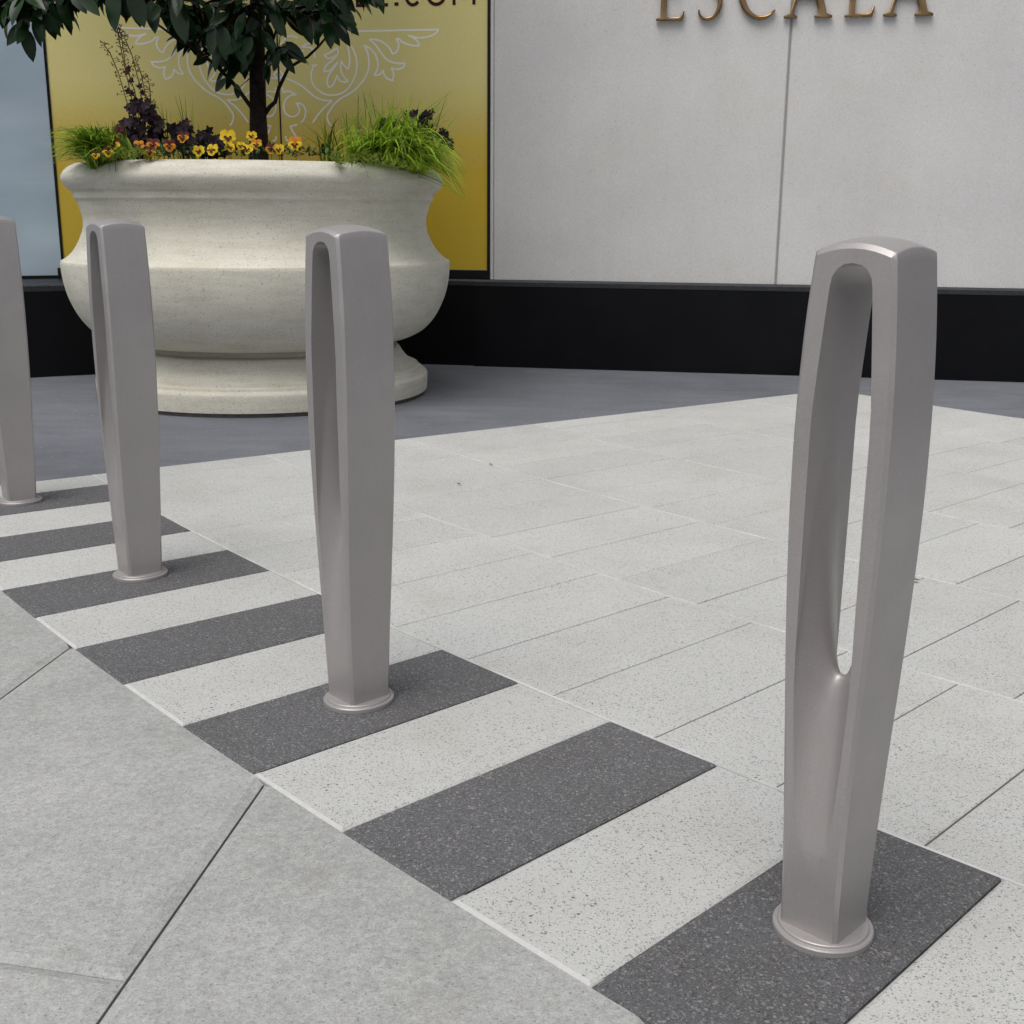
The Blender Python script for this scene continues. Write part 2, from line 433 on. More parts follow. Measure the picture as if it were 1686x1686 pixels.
# ------------------------------------------------------------------ bollards
WU = lambda z: (-.3012*z**3 + .3192*z**2 - .0115*z + .0905)
WV = lambda z: 1.045*(.0139*z**3 - .0761*z**2 + .0839*z + .0841)
def bollard_mesh():
    zs = [.0153 + (.944-.0153)*i/30 for i in range(31)]
    nu, nv = 14, 10
    bm = bmesh.new()
    # perimeter index order on an nu x nv grid
    per = [(i, 0) for i in range(nu)] + [(nu, j) for j in range(nv)] + [(i, nv) for i in range(nu, 0, -1)] + [(0, j) for j in range(nv, 0, -1)]
    rings = []
    def ztop(a, b): return .9715 - .0110*a*a - .0085*b*b
    for z in zs:
        rings.append([bm.verts.new(((2*i/nu-1)*WU(z)/2, (2*j/nv-1)*WV(z)/2, z)) for i, j in per])
    wu, wv = WU(.955), WV(.955)
    grid = {}
    for i in range(nu+1):
        for j in range(nv+1):
            a, b = 2*i/nu-1, 2*j/nv-1
            grid[i, j] = bm.verts.new((a*wu/2, b*wv/2, ztop(a, b)))
    rings.append([grid[p] for p in per])
    m = len(per)
    for r in range(len(rings)-1):
        for k in range(m):
            bm.faces.new((rings[r][k], rings[r][(k+1) % m], rings[r+1][(k+1) % m], rings[r+1][k]))
    for i in range(nu):
        for j in range(nv):
            bm.faces.new((grid[i, j], grid[i+1, j], grid[i+1, j+1], grid[i, j+1]))
    bm.faces.new(rings[0][::-1])
    bm.normal_update(); bmesh.ops.recalc_face_normals(bm, faces=bm.faces[:])
    # chamfer round the two slotted faces
    es = []
    for e in bm.edges:
        if len(e.link_faces) == 2:
            n0, n1 = e.link_faces[0].normal, e.link_faces[1].normal
            fa = [abs(n0.y) > .8, abs(n1.y) > .8]
            if fa[0] != fa[1] and n0.angle(n1) > .6 and n0.z > -.5 and n1.z > -.5: es.append(e)
    bmesh.ops.bevel(bm, geom=es, offset=.0052, offset_type='OFFSET', segments=1, profile=.5, affect='EDGES')
    es = []
    for e in bm.edges:
        if len(e.link_faces) == 2:
            n0, n1 = e.link_faces[0].normal, e.link_faces[1].normal
            if n0.angle(n1) > .9 and abs(n0.y) < .4 and abs(n1.y) < .4 and min(v.co.z for v in e.verts) > .9: es.append(e)
    if es: bmesh.ops.bevel(bm, geom=es, offset=.0018, offset_type='OFFSET', segments=2, profile=.5, affect='EDGES')
    body = bpy.data.meshes.new('post'); bm.to_mesh(body); bm.free()
    # slot: cuts right through above, runs out as a tapering scoop below
    V, Fc = [], []
    nvv, K = 41, 34
    for iv in range(nvv):
        v = -.08 + .16*iv/(nvv-1); t = min(1.25, abs(v)/.051)
        tt = math.sqrt(t*t+.012)
        zb = .392 - .315*max(0, tt-.07)**1.9
        ring = []
        for k in range(K+1):
            g_ = (1-math.cos(math.pi*k/K))/2; z = zb + (.9405-zb)*g_
            w = .0415*min(1, max(0, (z-zb)/.33))**(.40-.11*min(1, t))
            if z > .74: w *= 1-.36*((z-.74)/.2)**1.15
            if z > .912: w *= max(0, 1-((z-.912)/.0285)**2.4)**(1/2.4)
            ring.append((w, z))
        prof = [(w, z) for w, z in ring] + [(-w, z) for w, z in ring[-2:0:-1]]
        V += [(w, v, z) for w, z in prof]
    P = 2*K
    for iv in range(nvv-1):
        for k in range(P):
            Fc.append([iv*P+k, iv*P+(k+1) % P, (iv+1)*P+(k+1) % P, (iv+1)*P+k])
    Fc += [list(range(P))[::-1], list(range((nvv-1)*P, nvv*P))]
    cm = bpy.data.meshes.new('cut'); cm.from_pydata(V, [], Fc)
    bb = bmesh.new(); bb.from_mesh(cm); bmesh.ops.recalc_face_normals(bb, faces=bb.faces[:]); bb.to_mesh(cm); bb.free()
    ob = bpy.data.objects.new('tmp_body', body); oc = bpy.data.objects.new('tmp_cut', cm)
    col.objects.link(ob); col.objects.link(oc)
    md = ob.modifiers.new('b', 'BOOLEAN'); md.operation = 'DIFFERENCE'; md.solver = 'EXACT'; md.object = oc
    dg = bpy.context.evaluated_depsgraph_get(); dg.update()
    me = bpy.data.meshes.new_from_object(ob.evaluated_get(dg))
    bpy.data.objects.remove(ob); bpy.data.objects.remove(oc); bpy.data.meshes.remove(body); bpy.data.meshes.remove(cm)
    bb = bmesh.new(); bb.from_mesh(me)
    bmesh.ops.remove_doubles(bb, verts=bb.verts[:], dist=.00005); bb.to_mesh(me); bb.free()
    me.name = 'post'; me.materials.clear(); me.materials.append(M['bollard_paint'])
    smooth_by_angle(me, R(30))
    return me

def lathe(profile, n=64, jitter=None):
    V, Fc = [], []
    for r, z in profile:
        for k in range(n):
            a = 2*math.pi*k/n; V.append((r*math.cos(a), r*math.sin(a), z))
    for i in range(len(profile)-1):
        for k in range(n):
            Fc.append([i*n+k, i*n+(k+1) % n, (i+1)*n+(k+1) % n, (i+1)*n+k])
    return V, Fc

root = empty('bollard')
pm = bollard_mesh(); post = bpy.data.objects.new('post', pm); col.objects.link(post); post.parent = root
V, Fc = lathe([(.0705, 0), (.0710, .001), (.0710, .0085), (.0695, .0105), (.0652, .0107), (.0648, .0109), (.0640, .0140), (.0630, .0150), (.0600, .0153), (.0, .0156)], 72)
base = mk('base_disc', V, Fc, M['bollard_paint'], root, R(24))
spots = [(-.1488, -.3363), (.9913, -.3347), (2.137, -.345), (3.240, -.322)]
blabels = ['taupe slotted metal bollard at the right, nearest the camera, its slot seen straight through',
           'taupe slotted metal bollard standing right in front of the big stone planter, second nearest',
           'taupe slotted metal bollard overlapping the left side of the stone planter, third nearest',
           'taupe metal bollard cut off by the left edge of the photo, farthest of the row']
for i, (s, off) in enumerate(spots):
    if i == 0: o_ = root
    else:
        o_ = root.copy(); col.objects.link(o_)
        for ch in (post, base):
            c_ = ch.copy(); col.objects.link(c_); c_.parent = o_
    x, y = pt(s, off); a = TH + KAP*s; x += (0, .004, .003, -.004)[i]
    o_.location = (x, y, 0.0)
    if i: o_.scale = (1.0, 1.055, 1.0)
    # local +y is the across-band direction (off+), local +x is s-
    o_.rotation_euler = (0, 0, math.atan2(math.cos(a), -math.sin(a)) - math.pi/2)
    tag(o_, blabels[i], 'bollard', 'slotted bollards standing on the striped band')

# ------------------------------------------------------------------ building
WA, WDp = -.1749, 7.8846
wdir = Vector((1, WA, 0)).normalized(); wn = Vector((wdir.y, -wdir.x, 0))     # wn points at the viewer
wA = Vector((0, WDp, 0))
def W(u, z, back=0.0): 
    p = wA + wdir*u - wn*back; return Vector((p.x, p.y, z))
def wall_uv(px, py, back=0.0):
    P = onpl(px, py, wA-wn*back, wn); return (P-wA).dot(wdir), P.z
def wall_box(mb, u0, u1, z0, z1, b0, b1, ch=0.0, m=0):
    """box on the right wall: b0 front setback, b1 rear setback"""
    if ch:
        A = [(b0, 0), (b0, 1)]
        vs = []
        prof = [(u0, b0+ch), (u0+ch, b0), (u1-ch, b0), (u1, b0+ch), (u1, b1), (u0, b1)]
    else: prof = [(u0, b0), (u1, b0), (u1, b1), (u0, b1)]
    poly = [tuple(W(u, 0, b))[:2] for u, b in prof]
    mb.prism(ccw(poly), z0, z1, m, bottom=True)

bld = empty('building', (1.0, 7.8, 0))
tag(bld, 'pale stone building front with black granite base, meeting at an inside corner behind the planter', 'building')
def bpart(mb, name, mats, **k):
    for i in range(len(mb.v)): mb.v[i] = mb.v[i] - Vector(bld.location)
    return mb.build(name, mats, bld, **k)
def plinth(profile_fn, u0, u1, f0, name):
    pass
# right granite base with a chamfered coping edge
def base_right(u0, u1, set_, z_top=.556):
    mb = MB(); cp_ = MB()
    wall_box(mb, u0, u1, -.06, .517, set_, .8)
    # coping: sloped top edge
    prof = [(set_-.002, .518), (set_-.002, .545), (set_+.012, z_top), (.8, z_top), (.8, .518)]
    n_ = len(prof)
    vs = [W(u0, z, b) for b, z in prof] + [W(u1, z, b) for b, z in prof]
    cp_.add(vs, [[i, (i+1) % n_, n_+(i+1) % n_, n_+i] for i in range(n_)] + [list(range(n_))[::-1], list(range(n_, 2*n_))])
    o1 = bpart(mb, 'granite_base', [M['black_granite']]); o2 = bpart(cp_, 'coping', [M['coping_granite']])
base_right(-.2625, 6.5, .0)
base_right(-1.62, -.2645, .028)
# left granite base on its own line, out in front of the corner
LA, LB = Vector((-4.6, 6.414, 0)), Vector((-1.17, 8.098, 0))
ld = (LB-LA).normalized(); ln = Vector((ld.y, -ld.x, 0))
def Lp(t, z, b=0.0):
    p = LA + ld*t - ln*b; return Vector((p.x, p.y, z))
tl = (LB-LA).length
mb = MB(); mb.prism(ccw([tuple(Lp(t, 0, b))[:2] for t, b in ((-4, 0), (tl, 0), (tl-.3, 1.1), (-4, 1.1))]), -.06, .505, 0, bottom=True)
bpart(mb, 'granite_base', [M['black_granite']])
mb = MB(); Lq = [tuple(Lp(t, 0, b))[:2] for t, b in ((-4, .0405), (tl-.02, .0405), (tl-.32, 1.1), (-4, 1.1))]
lg = MB(); lg.prism(ccw(Lq), .5055, .5475, 0); bpart(lg, 'ledge', [M['black_granite']])
prof = [(-.002, .506), (-.002, .538), (.012, .548), (.04, .548), (.04, .506)]; n_ = 5
vs = [Lp(-4, z, b) for b, z in prof] + [Lp(tl-.02, z, b) for b, z in prof]
mb.add(vs, [[i, (i+1) % n_, n_+(i+1) % n_, n_+i] for i in range(n_)] + [list(range(n_))[::-1], list(range(n_, 2*n_))])
bpart(mb, 'coping', [M['coping_granite']])
# stone slabs of the right wall
TOP = 6.0
mb = MB(); wall_box(mb, -.142, 1.664, .558, TOP, .040, .5, .006); bpart(mb, 'stone_panel', [M['facade_stone']])
mb = MB(); wall_box(mb, 1.677, 6.5, .558, TOP, .040, .5, .006); bpart(mb, 'stone_panel', [M['facade_stone']])
mb = MB(); wall_box(mb, 1.6641, 1.6769, .558, TOP, .0475, .5); bpart(mb, 'joint_seal', [M['sealant']])
mb = MB(); wall_box(mb, -.164, -.1435, .558, TOP, .038, .5, .004); bpart(mb, 'edge_trim', [M['facade_stone']])
mb = MB()
wall_box(mb, -.1855, -.1645, .558, 3.4, .045, .5)              # black jamb beside the gold panel
bpart(mb, 'window_frame', [M['black_frame']])
mb = MB(); wall_box(mb, -1.59, -.186, .557, .614, .048, .5); bpart(mb, 'window_sill', [M['black_frame']])
mb = MB(); wall_box(mb, -1.60, -.186, 3.0, TOP, .05, .6); bpart(mb, 'stone_panel', [M['facade_stone']])
# left glazed bay standing on the left base
tR = None
# upper wall over the gold panels, closing the corner
# gold printed panels either side of the inside corner
SEAM = W(-1.573, 0, .06)
ldir = Vector((-math.cos(R(10)), -math.sin(R(10)), 0)); lnn = Vector((math.sin(R(10)), -math.cos(R(10)), 0))
def GR(u, z, b=0.0): # right gold panel: u measured from the seam
    p = SEAM + wdir*u + wn*b; return Vector((p.x, p.y, z))
def GL(u, z, b=0.0):
    p = SEAM + ldir*u + lnn*b; return Vector((p.x, p.y, z))
def gbox(mb, fn, u0, u1, z0, z1, b0, b1, m=0):
    vs = [fn(u, z, b) for z in (z0, z1) for u, b in ((u0, b0), (u1, b0), (u1, b1), (u0, b1))]
    mb.add(vs, [[0, 1, 5, 4], [1, 2, 6, 5], [2, 3, 7, 6], [3, 0, 4, 7], [4, 5, 6, 7], [3, 2, 1, 0]], m)
Pe = onpl(105, 430, SEAM, lnn); UE = (Pe-SEAM).dot(ldir)
GE = GL(UE, 0)
def Gp(t, z, b=0.0):
    p = GE - ld*t - ln*b; return Vector((p.x, p.y, z))
def Lbox(mb, t0, t1, z0, z1, b0, b1, m=0):
    mb.prism(ccw([tuple(Gp(t, 0, b))[:2] for t, b in ((t0, b0), (t1, b0), (t1, b1), (t0, b1))]), z0, z1, m, bottom=True)
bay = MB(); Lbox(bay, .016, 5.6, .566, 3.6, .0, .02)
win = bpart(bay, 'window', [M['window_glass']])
fr = MB(); Lbox(fr, .0, .0155, .5485, 3.6, -.006, .05); Lbox(fr, .0156, 5.6, .5485, .5655, -.006, .03)
ub = MB(); Lbox(ub, .0, 5.6, 3.602, TOP, -.004, .4); bpart(ub, 'stone_panel', [M['facade_stone']])
for i in range(len(fr.v)): fr.v[i] -= Vector(bld.location)
fr.build('frame', [M['black_frame']], win)
ul = MB(); gbox(ul, GL, .0, 1.75, 3.0, TOP, -.5, .01); bpart(ul, 'stone_panel', [M['facade_stone']])
ul = MB(); gbox(ul, GL, .0, UE+.05, .5485, .6135, -.5, .012); bpart(ul, 'window_sill', [M['black_frame']])

def px2u(px, py):
    P = onpl(px, py, SEAM, wn); return ((P-SEAM).dot(wdir), P.z)
ex = lambda x, y: px2u(430+x/5.62, 30+y/5.62)
STROKES = [
 [(400, 126), (905, 120), (1645, 105), (1600, 150), (1530, 174), (1450, 180), (1360, 158)],
 [(1360, 158), (1400, 176), (1440, 205), (1468, 252), (1420, 254), (1350, 240), (1300, 215), (1272, 190), (1248, 195)],
 [(1248, 195), (1272, 235), (1270, 275), (1248, 315), (1215, 330), (1190, 280), (1140, 232), (1080, 203), (1000, 192)],
 [(1000, 192), (1060, 250), (1110, 320), (1160, 380), (1230, 413), (1335, 420), (1312, 455), (1260, 473), (1205, 463)],
 [(1205, 463), (1226, 520), (1215, 578), (1165, 556), (1138, 520), (1130, 483), (1095, 520), (1045, 528)],
 [(1045, 528), (1072, 480), (1081, 420), (1062, 350), (1020, 290), (955, 250)],
 [(955, 250), (988, 330), (998, 420), (985, 500), (950, 570), (890, 640), (830, 690), (740, 740), (680, 790), (640, 850), (612, 900), (618, 950), (650, 1000)],
 [(800, 250), (815, 330), (820, 400), (806, 472), (770, 440), (743, 395), (735, 450), (745, 500), (770, 545), (806, 585)],
 [(806, 585), (760, 590), (722, 570), (700, 530), (684, 580), (662, 620), (625, 640), (611, 590), (620, 540), (650, 490), (690, 440), (710, 405)],
 [(710, 405), (680, 435), (640, 480), (580, 495), (600, 440), (650, 398), (690, 360), (714, 310), (700, 275), (650, 312), (580, 345), (620, 372), (660, 366), (700, 342)],
 [(835, 260), (870, 330), (886, 420), (877, 510), (850, 580), (810, 640), (760, 685), (700, 708), (620, 712), (560, 688), (500, 640), (470, 580), (465, 510), (485, 450), (518, 432), (470, 438)],
 [(240, 560), (300, 585), (370, 622), (440, 680), (510, 735), (580, 760), (660, 762), (590, 820), (530, 890), (475, 970)],
 [(195, 640), (205, 685), (260, 678), (325, 710), (270, 716), (225, 760), (210, 820), (230, 880), (280, 911), (330, 897), (356, 850), (325, 783), (380, 800), (411, 850), (402, 920), (370, 970)],
 [(335, 985), (270, 1000), (300, 1060), (335, 1110)], [(225, 1090), (240, 1130), (275, 1140)],
 [(475, 230), (420, 240), (365, 272), (430, 268), (480, 290), (498, 370)],
 [(160, 480), (205, 520), (175, 560), (235, 555)], [(175, 250), (250, 170), (340, 180)],
 [(240, 400), (285, 330), (400, 300)],
]
def catmull(P, n=5, sharp=.25):
    out = []
    for i in range(len(P)-1):
        p0 = P[max(i-1, 0)]; p1 = P[i]; p2 = P[i+1]; p3 = P[min(i+2, len(P)-1)]
        # keep sharp tips sharp
        def tang(a, b, c):
            v1 = (b[0]-a[0], b[1]-a[1]); v2 = (c[0]-b[0], c[1]-b[1])
            l1 = math.hypot(*v1) or 1; l2 = math.hypot(*v2) or 1
            if (v1[0]*v2[0]+v1[1]*v2[1])/(l1*l2) < sharp: return None
            return ((c[0]-a[0])/2, (c[1]-a[1])/2)
        L = math.hypot(p2[0]-p1[0], p2[1]-p1[1])
        def scl(t):
            if not t: return (p2[0]-p1[0], p2[1]-p1[1])
            l = math.hypot(*t) or 1; return (t[0]/l*L, t[1]/l*L)
        t1 = scl(tang(p0, p1, p2) if i > 0 else None); t2 = scl(tang(p1, p2, p3) if i+2 < len(P) else None)
        for k in range(n):
            t = k/n; h = (2*t**3-3*t*t+1, t**3-2*t*t+t, -2*t**3+3*t*t, t**3-t*t)
            out.append(tuple(h[0]*p1[q]+h[1]*t1[q]+h[2]*p2[q]+h[3]*t2[q] for q in (0, 1)))
    out.append(P[-1]); return out
def emblem(fn, k=1.0):
    mb = MB(); w = .0056
    for st in STROKES:
        pl = [ex(*p) for p in catmull(st)]
        n_ = len(pl); Lf, Rg = [], []
        for i in range(n_):
            a = pl[max(i-1, 0)]; b = pl[min(i+1, n_-1)]; dx, dz = b[0]-a[0], b[1]-a[1]; l = math.hypot(dx, dz) or 1
            nx, nz = -dz/l*w, dx/l*w
            Lf.append((pl[i][0]+nx, pl[i][1]+nz)); Rg.append((pl[i][0]-nx, pl[i][1]-nz))
        for i in range(n_-1):
            q = [Lf[i], Lf[i+1], Rg[i+1], Rg[i]]
            lift = .0005 + .00001*(i % 3) + .00004*STROKES.index(st)
            mb.add([fn(max(u*k, .004), z, lift) for u, z in q], [[0, 1, 2, 3]])
    return mb
def sign(name, fn, u1, label, seamed):
    r_ = empty(name, fn(u1/2, .615)); tag(r_, label, 'sign panel', 'gold panels in the building corner')
    def p(mb, nm, mats, **k):
        for i in range(len(mb.v)): mb.v[i] = mb.v[i] - Vector(r_.location)
        return mb.build(nm, mats, r_, **k)
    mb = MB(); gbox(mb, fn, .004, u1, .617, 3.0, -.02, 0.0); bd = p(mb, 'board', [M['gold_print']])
    p(emblem(fn, 1.0 if seamed else .935), 'emblem', [M['white_line']])
    return r_, p
sgR, pR = sign('sign_panel', GR, 1.386, 'gold printed panel right of the corner seam, with white scroll and maroon lettering', True)
sgL, pL = sign('sign_panel', GL, UE+.05, 'gold printed panel left of the corner seam, with the mirrored half of the white scroll', False)
# seam trim in the corner
sm = MB(); gbox(sm, GR, -.003, .003, .6138, 3.0, -.01, .006); bpart(sm, 'seam_trim', [M['black_frame']])

# maroon lettering: glyph strokes as bars and arcs
def glyph_text(items, z0, H, w):
    mb = MB()
    def bar(a, b):
        dx, dz = b[0]-a[0], b[1]-a[1]; l = math.hypot(dx, dz); nx, nz = -dz/l*w/2, dx/l*w/2
        q = [(a[0]+nx, a[1]+nz), (a[0]-nx, a[1]-nz), (b[0]-nx, b[1]-nz), (b[0]+nx, b[1]+nz)]
        bar.k += 1
        mb.add([GR(u, z, .0014+.00004*(bar.k % 9)) for u, z in q], [[0, 1, 2, 3]])
    bar.k = 0
    def arc(cx, cz, rx, rz, a0, a1, n=20):
        rx -= w/2; rz -= w/2
        for i in range(n):
            t0, t1 = R(a0+(a1-a0)*i/n), R(a0+(a1-a0)*(i+1)/n)
            q = []
            for t, k in ((t0, -1), (t0, 1), (t1, 1), (t1, -1)):
                q.append((cx+(rx+k*w/2)*math.cos(t), cz+(rz+k*w/2)*math.sin(t)))
            mb.add([GR(u, z, .0014) for u, z in q], [[0, 1, 2, 3]])
    for ch, u0, u1 in items:
        m_ = (u0+u1)/2; zt = z0+H; h = w/2
        if ch == 'L': bar((u0+h, zt), (u0+h, z0+w+.0005)); bar((u0, z0+h), (u1, z0+h))
        elif ch == 'E':
            bar((u0+h, zt-w-.0005), (u0+h, z0+w+.0005)); bar((u0, z0+h), (u1, z0+h)); bar((u0, zt-h), (u1, zt-h)); bar((u0+w+.0005, z0+H*.52), (u1-.01, z0+H*.52))
        elif ch == 'T': bar((m_, z0), (m_, zt-w-.0005)); bar((u0, zt-h), (u1, zt-h))
        elif ch == 'A': bar((u0+h, z0), (m_-h*.3, zt)); bar((m_+h*.3, zt), (u1-h, z0)); bar((u0+(m_-u0)*.45, z0+H*.3), (u1-(u1-m_)*.45, z0+H*.3))
        elif ch == '.': bar((u0, z0+w*.65), (u0+w*1.3, z0+w*.65))
        elif ch == 'C': arc(m_, z0+H/2, (u1-u0)/2, H/2+.004, 42, 318)
        elif ch == 'O': arc(m_, z0+H/2, (u1-u0)/2, H/2+.004, 0, 360, 28)
        elif ch == 'M': bar((u0+h, z0), (u0+h, zt)); bar((u1-h, z0), (u1-h, zt)); bar((u0+w, zt), (m_, z0+H*.25)); bar((m_, z0+H*.25), (u1-w, zt))
    return mb
uu = lambda px: px2u(px, 9)[0]
zt0 = px2u(690, 9.6)[1]
for _it in ([('T', uu(528), uu(552)), ('T', uu(555), uu(579)), ('L', uu(586), uu(607)), ('E', uu(618), uu(639)), ('.', uu(649.5), uu(655)), ('C', uu(666), uu(694)), ('O', uu(702), uu(735)), ('M', uu(745), uu(783))]):
    pR(glyph_text([_it], zt0, .128, .0205), 'printed_letter', [M['maroon_print']])

# ------------------------------------------------------------------ raised bronze letters on the stone wall
def letter_polys(ch):
    """outlines in a unit-high box (closed, counter-clockwise not required), x to the right"""
    def stroke_e(w):   # stem with foot serif block
        return []
    if ch == 'E':
        return [[(.0, .0), (.44, .0), (.47, .13), (.445, .13), (.41, .055), (.36, .042), (.165, .042), (.165, .48), (.35, .48), (.375, .43), (.395, .43), (.395, .58), (.375, .58), (.35, .53), (.165, .53), (.165, .955), (.35, .955), (.395, .93), (.415, .87), (.435, .87), (.425, 1.0), (.0, 1.0), (.0, .975), (.075, .955), (.075, .045), (.0, .025)]]
    if ch == 'L':
        return [[(.0, .0), (.46, .0), (.50, .15), (.475, .15), (.43, .06), (.37, .042), (.165, .042), (.165, .955), (.29, .975), (.29, 1.0), (.0, 1.0), (.0, .975), (.075, .955), (.075, .045), (.0, .025)]]
    if ch == 'A':
        return [[(.0, .0), (.22, .0), (.22, .028), (.145, .045), (.225, .29), (.52, .29), (.60, .045), (.52, .028), (.52, .0), (.82, .0), (.82, .028), (.725, .06), (.43, 1.0), (.385, 1.0), (.095, .06), (.0, .028)],
                [(.238, .333), (.365, .74), (.505, .333)]]
    if ch in 'CS':
        pts = []
        if ch == 'C':
            pts = [(.64, .87), (.58, .93), (.48, .975), (.37, .985), (.24, .95), (.13, .86), (.065, .72), (.05, .50), (.075, .32), (.14, .17), (.24, .07), (.37, .015), (.50, .02), (.59, .06), (.66, .13)]
            wd = [.03, .035, .04, .05, .07, .09, .105, .11, .105, .095, .075, .055, .045, .035, .025]
        else:
            pts = [(.37, .86), (.33, .935), (.25, .975), (.15, .965), (.075, .89), (.06, .78), (.11, .67), (.21, .57), (.32, .46), (.39, .33), (.385, .18), (.32, .07), (.21, .015), (.10, .025), (.035, .08), (.02, .15)]
            wd = [.02, .035, .04, .05, .06, .07, .08, .09, .095, .085, .07, .055, .045, .04, .03, .02]
        sm_ = catmull(pts, 4); ww = []
        for i in range(len(wd)-1): ww += [wd[i]+(wd[i+1]-wd[i])*k/4 for k in range(4)]
        ww.append(wd[-1]); A_, B_ = [], []
        for i, p in enumerate(sm_):
            a = sm_[max(i-1, 0)]; b = sm_[min(i+1, len(sm_)-1)]; dx, dz = b[0]-a[0], b[1]-a[1]; l = math.hypot(dx, dz)
            A_.append((p[0]-dz/l*ww[i]/2, p[1]+dx/l*ww[i]/2)); B_.append((p[0]+dz/l*ww[i]/2, p[1]-dx/l*ww[i]/2))
        return [A_ + B_[::-1]]
H_L = .375
spec = [('E', 1080, 1126, 36), ('S', 1149, 1188, 33), ('C', 1212, 1276, 31), ('A', 1291, 1370, 28), ('L', 1391, 1440, 25), ('A', 1455, 1537, 22.5)]
uvl = [(ch, wall_uv(a, y, .0)[0], wall_uv(b, y, .0)[0]) for ch, a, b, y in spec]
sg = empty('wall_sign', W(1.668, 2.122, .0)); tag(sg, 'raised bronze capital letters spelling ESCALA mounted on the pale stone wall', 'sign')
for ch, u0, u1 in uvl:
    polys = letter_polys(ch); wdt = max(p[0] for p in polys[0])-min(p[0] for p in polys[0]); sx = (u1-u0)
    x_min = min(p[0] for p in polys[0])
    f2 = lambda p: ((p[0]-x_min)/wdt*sx, p[1]*H_L)
    cu = bpy.data.curves.new('letter', 'CURVE'); cu.dimensions = '2D'; cu.fill_mode = 'BOTH'; cu.extrude = .008; cu.bevel_depth = .008; cu.bevel_resolution = 3; cu.offset = -.0065
    for pl in polys:
        s_ = cu.splines.new('POLY'); s_.points.add(len(pl)-1); s_.use_cyclic_u = True
        for q, p in zip(s_.points, pl):
            a_, b_ = f2(p); q.co = (a_, b_, 0, 1)
    tmp = bpy.data.objects.new('tmp', cu); col.objects.link(tmp)
    dg = bpy.context.evaluated_depsgraph_get(); me = bpy.data.meshes.new_from_object(tmp.evaluated_get(dg))
    bpy.data.objects.remove(tmp); bpy.data.curves.remove(cu)
    zb = 2.121
    for v in me.vertices:
        p = W(u0+v.co.x, zb+v.co.y, .020-v.co.z) - Vector(sg.location); v.co = p
    me.materials.clear(); me.materials.append(M['brass']); me.name = 'letter'
    bb = bmesh.new(); bb.from_mesh(me); bmesh.ops.remove_doubles(bb, verts=bb.verts[:], dist=.0003)
    bmesh.ops.recalc_face_normals(bb, faces=bb.faces[:]); bb.to_mesh(me); bb.free()
    smooth_by_angle(me, R(50))
    lo = bpy.data.objects.new('letter', me); col.objects.link(lo); lo.parent = sg
    lo['label'] = 'raised bronze letter ' + ch

# ------------------------------------------------------------------ planter
D = Vector((-.2132, .977, 0)).normalized(); LAT = Vector((D.y, -D.x, 0))
PC = Vector((-1.455, 6.733, 0)) + LAT*.054
PC.z = -.010
pl_ = empty('planter', PC); tag(pl_, 'huge round cream cast stone urn planter full of flowers and grasses', 'planter')
def spline_prof(P, n=6):
    return catmull(P, n)
rim = [(.84, 1.165), (.845, 1.200), (.862, 1.216), (.895, 1.222), (.935, 1.217), (.980, 1.195), (1.009, 1.155), (1.002, 1.12), (.972, 1.086), (.958, 1.078), (.956, 1.052), (.954, 1.044)]
neck = [(.9535, 1.0438), (.945, 1.036), (.940, 1.031), (.926, .985), (.917, .945), (.921, .890), (.942, .835), (.975, .780), (1.014, .742), (1.043, .726)]
bowl = [(1.0432, .7258), (1.046, .712), (1.043, .66), (1.036, .605), (1.013, .52), (.966, .425), (.905, .355), (.84, .318), (.775, .298), (.70, .288)]
foot = [(.70, .2878), (.695, .262), (.735, .258), (.752, .252), (.772, .222), (.802, .185), (.842, .156), (.862, .152), (.864, .134), (.884, .130), (.886, .116), (.908, .110), (.914, .100), (.914, .055), (.911, .012), (.905, .010)]
def lay(P, sharp): return catmull(P, 5)
dz = .010
for nm, prof in (('rim', catmull(rim, 6, .45)), ('bowl', catmull(neck, 5, .72)+catmull(bowl, 5, .6)), ('foot', catmull(foot, 5, .80))):
    V, Fc = lathe([(r, z+dz) for r, z in prof], 128)
    rr = random.Random(2)
    mk(nm, V, Fc, M['cast_stone'], pl_, R(28))
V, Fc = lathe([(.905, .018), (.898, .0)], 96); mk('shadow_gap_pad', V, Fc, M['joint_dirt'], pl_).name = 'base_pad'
V = [(0, 0, 1.195)] + [(.846*math.cos(2*math.pi*k/48), .846*math.sin(2*math.pi*k/48), 1.165) for k in range(48)]
Fc = [[0, 1+k, 1+(k+1) % 48] for k in range(48)]; mk('soil', V, Fc, M['soil'], pl_, R(60))

def at(px, py, f=0.0):
    """point on the upright plane through the planter axis, f metres nearer to the viewer"""
    return onpl(px, py, PC - D*f, D)

# ------------------------------------------------------------------ magnolia tree
def leaf(mb, base, dirv, up, L, Wd, curl=.25, fold=.25, m=0, nseg=6):
    dirv = dirv.normalized(); side = dirv.cross(up)
    if side.length < .05: side = dirv.cross(Vector((.3, .9, .2)))
    side.normalize(); nrm = side.cross(dirv).normalized()
    vs = []; 
    for i in range(nseg+1):
        t = i/nseg
        w = Wd/2*(math.sin(math.pi*t**.82)**.8 if 0 < t < 1 else .0) + .0008
        c = base + dirv*(L*t) - nrm*(curl*L*t*t)
        vs += [c - side*w + nrm*(w*fold), c, c + side*w + nrm*(w*fold)]
    fs = []
    for i in range(nseg):
        a = i*3
        fs += [[a, a+1, a+4, a+3], [a+1, a+2, a+5, a+4]]
    mb.add(vs, fs, m)
rl = random.Random(11)
tz = at(425, 255); tree_base = Vector((tz.x, tz.y, 1.18))
